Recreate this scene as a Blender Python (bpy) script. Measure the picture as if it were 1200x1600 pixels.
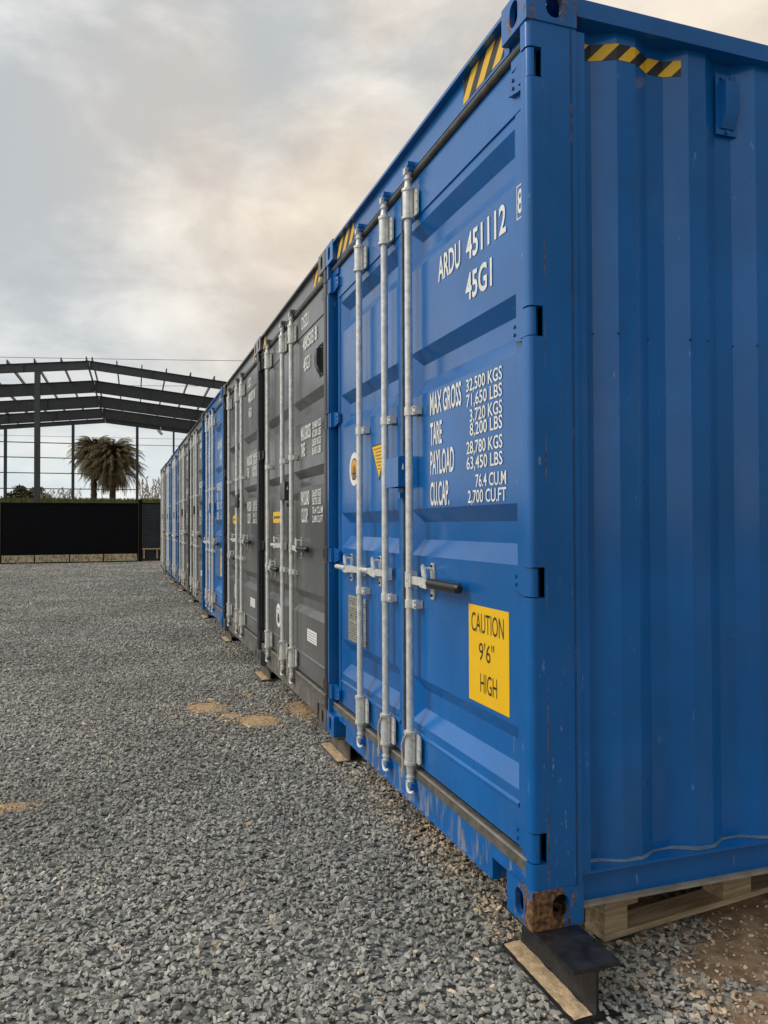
import bpy, bmesh, math, random
import numpy as np
from mathutils import Matrix, Vector, noise as mnoise
R = math.radians
random.seed(7); rng = np.random.default_rng(11)
scene = bpy.context.scene
for o in list(bpy.data.objects): bpy.data.objects.remove(o)
C = scene.collection

# ------------------------------------------------------------------ camera
Z0 = 0.15                                   # containers stand on beams 150 mm high
cam_d = bpy.data.cameras.new('camera'); cam = bpy.data.objects.new('camera', cam_d); C.objects.link(cam)
cam_d.sensor_fit = 'VERTICAL'; cam_d.sensor_height = 24; cam_d.lens = 24 * 1212.6 / 1600
cam_d.clip_start = .05; cam_d.clip_end = 3000
yaw, pit, rol = 0.3290963, 0.0163765, -0.0037645
fwd = Vector((math.sin(yaw)*math.cos(pit), math.cos(yaw)*math.cos(pit), math.sin(pit)))
rt = Vector((math.cos(yaw), -math.sin(yaw), 0)); up = rt.cross(fwd)
r2 = rt*math.cos(rol) + up*math.sin(rol); u2 = -rt*math.sin(rol) + up*math.cos(rol)
m = Matrix.Identity(4)
for i in range(3): m[i][0], m[i][1], m[i][2] = r2[i], u2[i], -fwd[i]
m.translation = Vector((-1.17594, -2.07958, 1.22645 + Z0)); cam.matrix_world = m
scene.camera = cam
scene.render.resolution_x = 768; scene.render.resolution_y = 1024
scene.render.engine = 'CYCLES'
scene.view_settings.view_transform = 'Standard'; scene.view_settings.look = 'None'
scene.view_settings.exposure = 0.60; scene.view_settings.gamma = 1

# ------------------------------------------------------------------ node helpers
class NT:
    def __init__(s, nt): s.nt = nt; s.L = nt.links
    def n(s, t, **k):
        x = s.nt.nodes.new(t)
        for a, v in k.items():
            if a[0] == 'i' and a[1:].isdigit(): x.inputs[int(a[1:])].default_value = v
            else: setattr(x, a, v)
        return x
    def link(s, a, b): s.L.new(a, b)
    def sock(s, inp, v):
        if hasattr(v, 'is_output'): s.L.new(v, inp)
        else: inp.default_value = v
    def math(s, op, a, b=0.0, c=None, clamp=False):
        x = s.n('ShaderNodeMath', operation=op); x.use_clamp = clamp
        s.sock(x.inputs[0], a); s.sock(x.inputs[1], b)
        if c is not None: s.sock(x.inputs[2], c)
        return x.outputs[0]
    def mix(s, f, a, b):
        x = s.n('ShaderNodeMix', data_type='RGBA'); s.sock(x.inputs[0], f)
        s.sock(x.inputs[6], a if hasattr(a, 'is_output') else (*a, 1)); s.sock(x.inputs[7], b if hasattr(b, 'is_output') else (*b, 1))
        return x.outputs[2]
    def noise(s, vec, scale, detail=4, rough=.55, dist=0.0, w=None):
        x = s.n('ShaderNodeTexNoise'); s.L.new(vec, x.inputs['Vector'])
        x.inputs['Scale'].default_value = scale; x.inputs['Detail'].default_value = detail
        x.inputs['Roughness'].default_value = rough; x.inputs['Distortion'].default_value = dist
        return x.outputs['Fac']
    def ramp(s, v, p0, p1):
        x = s.n('ShaderNodeMapRange'); x.clamp = True
        s.sock(x.inputs[0], v); x.inputs[1].default_value = p0; x.inputs[2].default_value = p1
        x.inputs[3].default_value = 0; x.inputs[4].default_value = 1; x.interpolation_type = 'SMOOTHSTEP'
        return x.outputs[0]
    def map(s, vec, scale=(1,1,1), loc=(0,0,0)):
        x = s.n('ShaderNodeMapping'); s.L.new(vec, x.inputs[0]); x.inputs['Scale'].default_value = scale; x.inputs['Location'].default_value = loc
        return x.outputs[0]

# ------------------------------------------------------------------ world: overcast evening sky
w = bpy.data.worlds.new('World'); scene.world = w; w.use_nodes = True
t = NT(w.node_tree); w.node_tree.nodes.clear()
out = t.n('ShaderNodeOutputWorld'); bg = t.n('ShaderNodeBackground'); t.link(bg.outputs[0], out.inputs[0])
SUN_EL, SUN_ROT = R(42), R(-75)
sky = t.n('ShaderNodeTexSky', sky_type='NISHITA'); sky.sun_disc = False; sky.sun_elevation = SUN_EL; sky.sun_rotation = SUN_ROT
skyc = t.n('ShaderNodeVectorMath', operation='SCALE'); t.link(sky.outputs[0], skyc.inputs[0]); skyc.inputs['Scale'].default_value = 0.09
tc = t.n('ShaderNodeTexCoord'); gen = tc.outputs['Generated']
sep = t.n('ShaderNodeSeparateXYZ'); t.link(gen, sep.inputs[0])
SKX, SKY_, SKZ = 1.3, 4.2, 2.2
zz = t.math('ADD', t.math('MAXIMUM', sep.outputs[2], 0.0), 0.22)
px = t.math('DIVIDE', sep.outputs[0], zz); py = t.math('DIVIDE', sep.outputs[1], zz)
cmb = t.n('ShaderNodeCombineXYZ'); t.link(px, cmb.inputs[0]); t.link(py, cmb.inputs[1]); pl = cmb.outputs[0]
n1 = t.noise(t.map(gen, (1, 1, 1.5), (SKX, SKY_, SKZ)), 2.6, 7, .54, .25)
n2 = t.noise(t.map(gen, (1, 1, 2.2), (-2.3, 7.9, 1.1)), 6.0, 6, .58, .3)
n3 = t.noise(t.map(gen, (1, 1, 1.3), (9.3, 2.2, 0)), 2.1, 4, .5, .2)
def dirmask(v, a, b):
    d = t.n('ShaderNodeVectorMath', operation='DOT_PRODUCT'); t.link(gen, d.inputs[0]); d.inputs[1].default_value = Vector(v).normalized()
    return t.ramp(d.outputs['Value'], a, b)
warm = dirmask((.42, .80, .46), .84, .985)
hi = sep.outputs[2]
cl = t.math('ADD', t.math('MULTIPLY', n1, .65), t.math('MULTIPLY', n2, .35))
cl = t.math('SUBTRACT', cl, t.math('MULTIPLY', dirmask((.02, .95, .29), .925, .995), .065))   # heavier bank low over the shed
c_cool = t.mix(t.ramp(cl, .40, .64), (.355, .375, .385), (.66, .655, .635))
c_warm = t.mix(t.ramp(cl, .38, .62), (.47, .40, .33), (.68, .60, .49))
wf = t.math('MULTIPLY', warm, t.ramp(n3, .22, .46))
cc = t.mix(wf, c_cool, c_warm)
lowc = t.mix(t.ramp(n2, .38, .64), (.47, .52, .545), (.655, .64, .60))       # thin pale cloud low over the horizon
low = t.math('SUBTRACT', 1.0, t.ramp(hi, .04, .24))
cc = t.mix(low, cc, lowc)
gap = t.math('MULTIPLY', t.ramp(cl, .60, .74), .35)
fin = t.mix(t.math('ADD', gap, .06), cc, skyc.outputs[0])
# added in unseen sky: brighter left to light doors, darker behind to dim side
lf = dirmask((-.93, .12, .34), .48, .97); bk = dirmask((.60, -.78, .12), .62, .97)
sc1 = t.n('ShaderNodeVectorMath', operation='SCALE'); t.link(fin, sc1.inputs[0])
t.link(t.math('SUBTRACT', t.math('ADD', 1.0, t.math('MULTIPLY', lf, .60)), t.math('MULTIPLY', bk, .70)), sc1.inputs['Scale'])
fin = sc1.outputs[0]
# ground-side of the dome
fin = t.mix(t.ramp(hi, -.02, -.06), fin, (.14, .135, .125))
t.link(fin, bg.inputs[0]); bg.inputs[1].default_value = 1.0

sd = bpy.data.lights.new('sun', 'SUN'); sun = bpy.data.objects.new('sun', sd); C.objects.link(sun)
sd.energy = 1.0; sd.angle = R(25); sd.color = (1, .94, .86)
sv = Vector((-math.sin(R(75))*math.cos(SUN_EL), math.cos(R(75))*math.cos(SUN_EL), math.sin(SUN_EL)))   # from the yard's open side
sun.rotation_euler = sv.to_track_quat('Z', 'Y').to_euler()

# ------------------------------------------------------------------ materials
M = {}
def pbr(name, col, rough=.5, metal=0, spec=.5):
    if name in M: return M[name][0], M[name][1], M[name][2]
    mt = bpy.data.materials.new(name); mt.use_nodes = True; nt = NT(mt.node_tree)
    b = mt.node_tree.nodes['Principled BSDF']
    b.inputs['Base Color'].default_value = (*col, 1); b.inputs['Roughness'].default_value = rough
    b.inputs['Metallic'].default_value = metal; b.inputs['Specular IOR Level'].default_value = spec
    M[name] = (mt, nt, b); return M[name]
def objc(nt): return nt.n('ShaderNodeTexCoord').outputs['Object']
def bump(nt, b, h, strength=.3, dist=.01):
    x = nt.n('ShaderNodeBump'); x.inputs['Strength'].default_value = strength; x.inputs['Distance'].default_value = dist
    nt.link(h, x.inputs['Height']); nt.link(x.outputs[0], b.inputs['Normal'])

def paint(name, col, grime=(.10,.09,.075), rough=.33, streak=.25, wear=0.0, rust=0.0, dirtlow=0.0, seams=False, spec=.22, corner=False, coat=.50):
    mt, nt, b = pbr(name, col, rough, 0, spec)
    o = objc(nt)
    big = nt.noise(o, 1.3, 4, .6); fine = nt.noise(o, 14, 4, .6)
    c = nt.mix(nt.ramp(big, .35, .7), tuple(x*.84 for x in col), tuple(min(1, x*1.12) for x in col))
    st = nt.noise(nt.map(o, (26, 26, 1.1)), 1.0, 3, .6)
    c = nt.mix(nt.math('MULTIPLY', nt.ramp(st, .56, .78), streak), c, tuple(x*.55+.004 for x in col))
    dust = nt.noise(nt.map(o, (5, 5, 1.6)), 1.0, 5, .6)
    c = nt.mix(nt.math('MULTIPLY', nt.ramp(dust, .5, .8), .06), c, (.35, .34, .32))
    if wear:
        ch = nt.noise(nt.map(o, (40, 40, 9)), 1.0, 3, .7)
        c = nt.mix(nt.math('MULTIPLY', nt.ramp(ch, .70, .73), wear), c, (.55, .52, .47))
    if dirtlow:
        ch = nt.noise(nt.map(o, (14, 14, 3)), 1.0, 5, .7)
        c = nt.mix(nt.math('MULTIPLY', nt.ramp(ch, .50, .66), dirtlow), c, (.36, .31, .25))
    rg = nt.math('ADD', nt.math('MULTIPLY', fine, .16), rough-.08)
    if rust:
        rn = nt.noise(nt.map(o, (24, 24, 9)), 1.0, 6, .65)
        rm = nt.ramp(rn, .62-.22*rust, .74-.18*rust)
        if corner:         # worst at the corner and lower edge
            sp = nt.n('ShaderNodeSeparateXYZ'); nt.link(o, sp.inputs[0])
            gr = nt.math('SUBTRACT', .40, nt.math('ABSOLUTE', nt.math('MULTIPLY', nt.math('SUBTRACT', nt.math('SUBTRACT', sp.outputs[0], sp.outputs[1]), .035), 3.2)))
            gr = nt.math('SUBTRACT', gr, nt.math('MULTIPLY', sp.outputs[2], 1.0))
            r4 = nt.noise(nt.map(o, (45, 45, 13)), 1.0, 6, .7)
            rm = nt.ramp(nt.math('ADD', r4, nt.math('MULTIPLY', gr, .75)), .50, .60)
        if seams:          # rust only along the weld seam and a rubbed line near the corner
            sp = nt.n('ShaderNodeSeparateXYZ'); nt.link(o, sp.inputs[0]); xx = sp.outputs[0]
            la = nt.math('SUBTRACT', 1.0, nt.math('MULTIPLY', nt.math('ABSOLUTE', nt.math('SUBTRACT', xx, .1585)), 1/.010), clamp=True)
            lb = nt.math('MULTIPLY', nt.math('SUBTRACT', 1.0, nt.math('MULTIPLY', nt.math('ABSOLUTE', nt.math('SUBTRACT', xx, .060)), 1/.013), clamp=True), .9)
            r3 = nt.noise(nt.map(o, (60, 60, 5)), 1.0, 5, .7)
            rm = nt.ramp(nt.math('MULTIPLY', nt.math('MAXIMUM', la, lb), r3), .40, .50)
            lo = nt.math('SUBTRACT', 1.0, nt.ramp(sp.outputs[2], .35, 1.3))
            sc_ = nt.math('MULTIPLY', nt.ramp(nt.noise(nt.map(o, (55, 55, 11)), 1.0, 5, .75), .62, .68), nt.math('MULTIPLY', lo, .8))
            c = nt.mix(sc_, c, (.33, .40, .48))
        rc = nt.mix(nt.ramp(nt.noise(o, 60, 3), .35, .65), (.060, .033, .018), (.27, .135, .055))
        c = nt.mix(rm, c, rc); rg = nt.math('ADD', rg, nt.math('MULTIPLY', rm, .45))
    nt.link(c, b.inputs['Base Color']); nt.link(rg, b.inputs['Roughness'])
    bump(nt, b, nt.math('ADD', nt.noise(nt.map(o, (3, 3, 2)), 1.0, 3, .5), nt.math('MULTIPLY', nt.noise(o, 9, 2, .5), .14)), .42, .014)
    b.inputs['Coat Weight'].default_value = coat; b.inputs['Coat Roughness'].default_value = .16; b.inputs['Coat IOR'].default_value = 1.55
    return mt
BLUE = (.0, .118, .385); GREY = (.112, .112, .110)
m_blue = paint('blue_paint', BLUE, rough=.30, wear=.22)
m_blue_worn = paint('blue_paint_worn', BLUE, rough=.34, dirtlow=.75)
m_blue_rust = paint('blue_paint_rusty', BLUE, rough=.4, rust=.95, wear=.3, corner=True)
m_blue_chip = paint('blue_paint_chipped', BLUE, rough=.36, rust=.25, wear=.35, seams=True)
m_blue_top = paint('blue_paint_scuffed', BLUE, rough=.36, rust=.45, wear=.5)
m_blue2 = paint('blue_paint_older', (.0, .124, .385), rough=.38, streak=.35)
m_grey = paint('grey_paint', GREY, rough=.42)
m_grey_worn = paint('grey_paint_worn', (.13,.125,.11), rough=.5, dirtlow=.55)
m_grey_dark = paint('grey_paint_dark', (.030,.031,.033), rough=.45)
m_pale = paint('pale_grey_paint', (.26,.25,.22), rough=.5, dirtlow=.3)

def simple(name, col, rough=.5, metal=0, var=.25, scale=12, bmp=0):
    mt, nt, b = pbr(name, col, rough, metal); o = objc(nt)
    n = nt.noise(o, scale, 5, .6)
    nt.link(nt.mix(nt.ramp(n, .3, .7), tuple(x*(1-var) for x in col), tuple(min(1, x*(1+var)) for x in col)), b.inputs['Base Color'])
    if bmp: bump(nt, b, nt.noise(o, scale*4, 4, .6), bmp, .01)
    return mt
m_galv = simple('galvanised_steel', (.66,.65,.61), .44, .30, .17, 40)
m_black = simple('black_rubber_grip', (.012,.012,.013), .38, 0, .2, 30)
m_rubber = simple('door_seal_rubber', (.085,.077,.066), .62, 0, .35, 18)
m_white = simple('white_vinyl', (.78,.77,.72), .55, 0, .10, 30)
m_yellow = simple('yellow_sticker', (.86,.50,.004), .42, 0, .03, 8)
m_orange = simple('orange_sticker', (.78,.36,.02), .5, 0, .05, 20)
m_brown = simple('brown_ink', (.34,.15,.02), .5, 0, .1, 20)
m_ink = simple('black_ink', (.012,.011,.011), .5, 0, .1, 20)
m_plate = simple('aluminium_plate', (.34,.32,.27), .5, .2, .15, 30)
m_rope = simple('natural_rope', (.48,.42,.32), .9, 0, .2, 60)
m_ledge_highlight = simple('lit_ledge_tone', (.085,.14,.22), .6, 0, .25, 20, .3)  # pale tone of the lit rail ledge, put into the colour
m_tan_lip = simple('dusty_flange', (.27,.235,.19), .8, 0, .25, 15)
m_inside = simple('dark_interior', (.01,.01,.011), .9, 0, .1)
m_weld = paint('rusty_weld', (.010,.055,.15), rough=.6, rust=.40)

def tape(name, ax, pitch=.125):
    mt, nt, b = pbr(name, (1,1,1), .45); o = objc(nt)
    s = nt.n('ShaderNodeSeparateXYZ'); nt.link(o, s.inputs[0])
    v = nt.math('SUBTRACT', s.outputs[ax], s.outputs[2]) if ax == 0 else nt.math('ADD', s.outputs[ax], s.outputs[2])
    f = nt.math('FRACT', nt.math('MULTIPLY', v, 1/pitch))
    nt.link(nt.mix(nt.math('GREATER_THAN', f, .5), (.80,.45,.008), (.014,.013,.013)), b.inputs['Base Color'])
    return mt
m_tape_side = tape('hazard_tape_side', 0, .0915); m_tape_front = tape('hazard_tape_front', 1)

# beam steel, black with sand dust
m_beam = simple('black_beam_paint', (.016,.016,.018), .42, 0, .6, 16, .3)
m_beam_dusty = simple('beam_dust', (.10,.085,.062), .75, 0, .5, 10, .3)
m_sandy = simple('sand_on_flange', (.53,.38,.225), .95, 0, .32, 26, .6)
mt, nt, b = pbr('pallet_wood', (.42,.31,.19), .85); o = objc(nt)
g = nt.noise(nt.map(o, (3, 40, 60)), 1.0, 5, .65, .4)
nt.link(nt.mix(nt.ramp(g, .3, .72), (.34,.235,.13), (.66,.50,.32)), b.inputs['Base Color']); bump(nt, b, g, .4, .004); m_wood = mt
m_steel = simple('grey_primer_steel', (.062,.065,.070), .5, .2, .15, 3)
m_gate = simple('black_gate_steel', (.0022,.0025,.004), .6, 0, .3, 2); M['black_gate_steel'][2].inputs['Specular IOR Level'].default_value = .12
m_clad = simple('dark_cladding', (.030,.034,.042), .45, 0, .25, 3)

# ------------------------------------------------------------------ mesh builder
class MB:
    def __init__(s): s.v = []; s.f = []; s.mi = []; s.mats = []
    def m(s, mat):
        if mat not in s.mats: s.mats.append(mat)
        return s.mats.index(mat)
    def add(s, vs, fs, mat):
        b = len(s.v); k = s.m(mat); s.v += [tuple(v) for v in vs]
        for f in fs: s.f.append(tuple(b+i for i in f)); s.mi.append(k)
        return s
    def box(s, x0, x1, y0, y1, z0, z1, mat, rot=None):
        vs = [(x, y, z) for x in (x0, x1) for y in (y0, y1) for z in (z0, z1)]
        if rot:
            c = Vector(((x0+x1)/2, (y0+y1)/2, (z0+z1)/2)); vs = [tuple(c + rot @ (Vector(v)-c)) for v in vs]
        return s.add(vs, [(0,1,3,2),(4,6,7,5),(0,4,5,1),(2,3,7,6),(0,2,6,4),(1,5,7,3)], mat)
    def cyl(s, p, q, r, mat, n=14, r1=None):
        p, q = Vector(p), Vector(q); d = (q-p).normalized(); a = d.orthogonal().normalized(); bb = d.cross(a); r1 = r if r1 is None else r1
        vs = []
        for k in range(n):
            e = a*math.cos(2*math.pi*k/n) + bb*math.sin(2*math.pi*k/n); vs += [p+e*r, q+e*r1]
        fs = [(2*k, 2*((k+1)%n), 2*((k+1)%n)+1, 2*k+1) for k in range(n)]
        fs += [tuple(2*k for k in range(n))[::-1], tuple(2*k+1 for k in range(n))]
        return s.add(vs, fs, mat)
    def tube(s, pts, r, mat, n=6):
        for a, b in zip(pts[:-1], pts[1:]): s.cyl(a, b, r, mat, n)
        return s
    def prism(s, prof, axis, a, b, mat):       # prof: 2-D points; axis 0,1,2 = extrusion axis
        n = len(prof)
        def mk(p, h):
            v = [0,0,0]; o = [i for i in range(3) if i != axis]; v[o[0]], v[o[1]] = p; v[axis] = h; return v
        vs = [mk(p, a) for p in prof] + [mk(p, b) for p in prof]
        fs = [(i, (i+1)%n, n+(i+1)%n, n+i) for i in range(n)] + [tuple(range(n))[::-1], tuple(range(n, 2*n))]
        return s.add(vs, fs, mat)
    def holed(s, o, u, v, nrm, W, H, hw, hh, th, mat, N=32, cu=None, cv=None):
        """plate W x H at origin o spanned by unit u, v, thickness th along nrm, with a stadium hole hw x hh"""
        o, u, v, nrm = map(Vector, (o, u, v, nrm)); cu = W/2 if cu is None else cu; cv = H/2 if cv is None else cv
        ang = sorted(set([2*math.pi*k/N for k in range(N)] + [math.atan2(y-cv, x-cu) % (2*math.pi) for x in (0, W) for y in (0, H)]))
        ho, oo = [], []
        for a in ang:
            c, sn = math.cos(a), math.sin(a)
            tt = min([(W-cu)/c if c > 1e-9 else (-cu/c if c < -1e-9 else 9), (H-cv)/sn if sn > 1e-9 else (-cv/sn if sn < -1e-9 else 9)])
            oo.append((cu+c*tt, cv+sn*tt))
            rr = min(hw, hh)/2; du, dv = hw/2-rr, hh/2-rr
            ho.append((cu+c*rr+math.copysign(du, c)*(abs(c) > 1e-6), cv+sn*rr+math.copysign(dv, sn)*(abs(sn) > 1e-6)))
        n = len(ang); P = lambda p, d: o+u*p[0]+v*p[1]+nrm*d
        vs = [P(p, 0) for p in oo]+[P(p, 0) for p in ho]+[P(p, -th) for p in oo]+[P(p, -th) for p in ho]
        fs = []
        for i in range(n):
            j = (i+1)%n
            fs += [(i, j, n+j, n+i), (2*n+i, 3*n+i, 3*n+j, 2*n+j), (n+i, n+j, 3*n+j, 3*n+i), (i, 2*n+i, 2*n+j, j)]
        return s.add(vs, fs, mat)
    def mirror_y(s, W):
        s.v = [(x, W-y, z) for x, y, z in s.v]; s.f = [f[::-1] for f in s.f]; return s
    def remap(s, fn): s.v = [tuple(fn(*v)) for v in s.v]; return s
    def mesh(s, name, smooth=False):
        me = bpy.data.meshes.new(name); me.from_pydata(s.v, [], s.f)
        for k in s.mats: me.materials.append(k)
        me.polygons.foreach_set('material_index', s.mi)
        bm = bmesh.new(); bm.from_mesh(me); bmesh.ops.recalc_face_normals(bm, faces=bm.faces)
        bm.to_mesh(me); bm.free()
        if smooth:
            me.polygons.foreach_set('use_smooth', [True]*len(me.polygons)); me.set_sharp_from_angle(angle=R(38))
        me.update(); return me
def link(name, me, parent=None, bevel=0, loc=None):
    o = bpy.data.objects.new(name, me); C.objects.link(o)
    if parent: o.parent = parent
    if loc: o.location = loc
    if bevel:
        md = o.modifiers.new('bevel', 'BEVEL'); md.width = bevel; md.segments = 2; md.limit_method = 'ANGLE'; md.angle_limit = R(40)
    return o
def tag(o, label=None, cat=None, group=None, kind=None):
    if label: o['label'] = label
    if cat: o['category'] = cat
    if group: o['group'] = group
    if kind: o['kind'] = kind
    return o
def empty(name, loc, rz=0):
    o = bpy.data.objects.new(name, None); C.objects.link(o); o.location = loc; o.rotation_euler = (0,0,rz); o.empty_display_size = .2; return o

FONT = bpy.data.fonts.load('<builtin>') if False else None
def text_mesh(name, lines, mat, base=None):
    """lines: (string, y_left, z_base, height, width, boldness): lettering facing -X, running toward -Y; one mesh"""
    mb = MB()
    X = base if base is not None else .0475
    for (sx, yl, zb, h, wd, bold) in lines:
        cu = bpy.data.curves.new('tmp', 'FONT'); cu.body = sx; cu.size = 1; cu.extrude = 0; cu.offset = bold; cu.resolution_u = 3
        cu.fill_mode = 'FRONT'
        to = bpy.data.objects.new('tmp', cu); C.objects.link(to)
        dg = bpy.context.evaluated_depsgraph_get(); me = bpy.data.meshes.new_from_object(to.evaluated_get(dg))
        co = np.array([v.co[:] for v in me.vertices])
        x0, x1, y0, y1 = co[:,0].min(), co[:,0].max(), co[:,1].min(), co[:,1].max()
        # cap height spans the letters (comma tails hang below)
        ycap0 = 0.0 if y0 > -.25 and ',' in sx or '.' in sx else y0
        vs = [(X, yl-(c[0]-x0)/(x1-x0)*wd, zb+(c[1]-ycap0)/(y1-ycap0)*h) for c in co]
        mb.add(vs, [tuple(p.vertices) for p in me.polygons], mat)
        bpy.data.objects.remove(to); bpy.data.curves.remove(cu); bpy.data.meshes.remove(me)
    me = bpy.data.meshes.new(name); me.from_pydata(mb.v, [], mb.f); me.materials.append(mat)
    return me

# ------------------------------------------------------------------ container
W, L, H = 2.438, 12.19, 2.896
HZ = [2.650, 1.849, 1.048, .243]            # hinge heights
cache = {}
def get(key, fn):
    if key not in cache: cache[key] = fn()
    return cache[key]

def casting(mat):
    mb = MB(); a, b, c, th = .178, .162, .118, .019
    mb.holed((0, b, 0), (0,-1,0), (0,0,1), (-1,0,0), b, c, .052, .082, th, mat)                       # front face
    mb.holed((th, 0, 0), (1,0,0), (0,0,1), (0,-1,0), a-th, c, .058, .082, th, mat, cu=.098-th)               # side face
    mb.holed((th, th, c-.001), (1,0,0), (0,1,0), (0,0,1), a-th-.002, b-th-.002, .110, .064, th, mat)                         # outer horizontal face
    mb.box(a-.014, a-.002, th+.001, b-.015, .012, c-th-.002, mat); mb.box(th+.001, a-.002, b-.014, b-.002, .012, c-th-.002, mat)
    mb.box(th+.001, a-.001, th+.001, b-.001, .001, .011, mat)
    return mb
def casting_mesh(mat, far, top, back):
    mb = casting(mat)
    if not top: mb.remap(lambda x, y, z: (x, y, .118-z))
    else: mb.remap(lambda x, y, z: (x, y, H-.118+z))
    if far: mb.remap(lambda x, y, z: (x, W-y, z))
    if back: mb.remap(lambda x, y, z: (L-x, y, z))
    return mb.mesh('corner_casting')

def post_mesh(mat, far):
    mb = MB(); zb, zt = .118, H-.118
    xs = .004
    rc = .019
    arc = [(xs+rc-rc*math.cos(a), .004+rc-rc*math.sin(a)) for a in [math.pi/2*k/6 for k in range(7)]]
    profA = arc + [(.030, .004), (.030, .046), (xs, .046)]
    # dedupe last arc point vs (.030,.004)
    lug = [(p[0]*.86+.004, p[1]*.86+.004) for p in profA]
    zs = [zb]
    for h in sorted(HZ): zs += [h-.047, h+.047]
    zs.append(zt)
    for k in range(0, len(zs), 2): mb.prism(profA, 2, zs[k], zs[k+1], mat)
    for h in HZ:
        mb.prism(lug, 2, h-.043, h+.043, mat)
        mb.box(.054, .0541, .010, .046, h-.045, h+.045, m_inside)
    for k in range(0, len(zs), 2): mb.box(.030, .054, .004, .046, zs[k], zs[k+1], mat)
    mb.box(.030, .054, .038, .0455, zb+.01, zt-.01, mat)
    mb.box(.054, .178, .004, .046, zb, zt, mat)
    mb.box(.178, .214, .013, .046, zb+.03, zt, mat)
    mb.box(.156, .161, .0022, .0045, zb, zt, m_weld)
    if far: mb.mirror_y(W)
    return mb.mesh('corner_post', True)

def header_mesh(mat):
    mb = MB(); mb.box(.028, .09, .162, W-.162, 2.765, 2.884, mat); mb.box(.034, .09, .046, .162, 2.70, 2.778, mat); mb.box(.034, .09, W-.162, W-.046, 2.70, 2.778, mat)
    mb.box(.002, .0275, .1625, W-.1625, 2.872, 2.885, m_grey_dark if mat is m_grey else mat)
    mb.box(.0285, .10, .164, W-.164, 2.8845, 2.890, mat)
    return mb.mesh('door_header')
def sill_mesh(mat):
    mb = MB()
    mb.prism([(.164, .118), (.164, .098), (.31, .098), (.31, .022), (W-.31, .022), (W-.31, .098), (W-.164, .098), (W-.164, .118), (W-.05, .118), (W-.05, .136), (.05, .136), (.05, .118)], 0, .030, .10, mat)
    mb.box(.024, .030, .312, W-.312, .022, .030, mat)
    mb.prism([(.164, .098), (.31, .098), (.31, .022), (.318, .022), (.318, .106), (.164, .106)], 0, .024, .030, mat)
    return mb.mesh('door_sill')
def gasket_mesh():
    mb = MB()
    mb.cyl((.040, .05, 2.750), (.040, W-.05, 2.750), .0155, m_rubber, 10)
    mb.prism([(.026, .140), (.060, .140), (.060, .178), (.040, .178), (.031, .170)], 1, .05, W-.05, m_rubber)
    mb.box(.0305, .036, .05, W-.05, .1715, .177, m_tan_lip)
    for y in (.10, W-.10): mb.box(.052, .075, y-.011, y+.011, .18, 2.75, m_rubber)
    mb.cyl((.047, 1.219, .18), (.047, 1.219, 2.74), .0085, m_rubber, 8)
    return mb.mesh('door_seal', True)

BL = [(2.522, 2.405, 2.34), (1.979, 1.85, 1.783), (1.295, 1.162, 1.093), (.569, .430, .368)]
BG = [(2.12, 2.00, 1.95), (1.617, 1.50, 1.455), (.769, .65, .605)]
def door_mesh(mat, bands, left):
    """sheet with pressed horizontal recesses whose far ends run out on a slope"""
    y0, y1 = (.112, 1.208) if not left else (1.230, W-.112)
    r0, r1 = (.168, 1.135) if not left else (1.295, W-.168)
    D = .037; X = .050
    ys = [y0, r0, r0+(.012 if not left else .06), r1-.065, r1, y1]
    zs = [.190]; rows = []
    for (tp, rb, bo) in sorted(bands): zs += [bo, rb, tp-.058, tp]
    zs.append(2.733)
    mb = MB(); ny = len(ys)
    dep = lambda i, j: (D if (i in (2, 3) and (j-1) % 4 in (1, 2) and 0 < j < len(zs)-1) else 0)
    vs = [(X+dep(i, j), ys[i], zs[j]) for j in range(len(zs)) for i in range(ny)]
    fs = [(j*ny+i, j*ny+i+1, (j+1)*ny+i+1, (j+1)*ny+i) for j in range(len(zs)-1) for i in range(ny-1)]
    f2 = []
    for f_ in fs:                          # corner facets: split each from its one deep (or one shallow) corner
        dd = [vs[q][0] > X+1e-6 for q in f_]
        if sum(dd) in (1, 3):
            k = dd.index(True) if sum(dd) == 1 else dd.index(False)
            f_ = f_[k:]+f_[:k]; f2 += [(f_[0], f_[1], f_[2]), (f_[0], f_[2], f_[3])]
        else: f2.append(f_)
    mb.add(vs, f2, mat)
    for (a, b, c, d) in ((y0, y0+.004, .190, 2.733), (y1-.004, y1, .190, 2.733)): mb.box(X+.0005, X+.045, a, b, c, d, mat)
    mb.box(X+.0005, X+.045, y0, y1, 2.729, 2.733, mat); mb.box(X+.0005, X+.045, y0, y1, .190, .194, mat)
    mb.box(X-.006, X, y0+.001, y1-.001, 2.562, 2.7325, mat)                 # top member
    mb.prism([(X-.007, .318), (X-.007, .325), (X, .333), (X, .310)], 1, y0+.05, y1-.05, mat)
    ex = (y0+.001, y0+.044) if not left else (y1-.044, y1-.001)
    mb.box(X-.004, X, ex[0], ex[1], .196, 2.561, mat)                       # hinge stile
    ex = (y0+.001, y0+.030) if left else (y1-.040, y1-.001)
    mb.box(X-.003, X, ex[0], ex[1], .196, 2.561, mat)
    me = mb.mesh('door')
    return me
def hinge_mesh(mat, far):
    mb = MB()
    for h in [0]:
        mb.prism([(.046, -.042), (.105, -.042), (.172, -.026), (.172, .026), (.105, .042), (.046, .042)], 0, .028, .044, mat)
        mb.cyl((.030, .052, -.043), (.030, .052, .043), .015, mat, 12)
        for yy, z in ((.14, .012), (.14, -.014)): mb.cyl((.0275, yy, z), (.023, yy, z), .006, mat, 8)
        mb.box(.010, .05, .046, .075, -.0415, .0415, mat)
    if far: mb.mirror_y(W)
    return mb.mesh('hinge', True)

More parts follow.
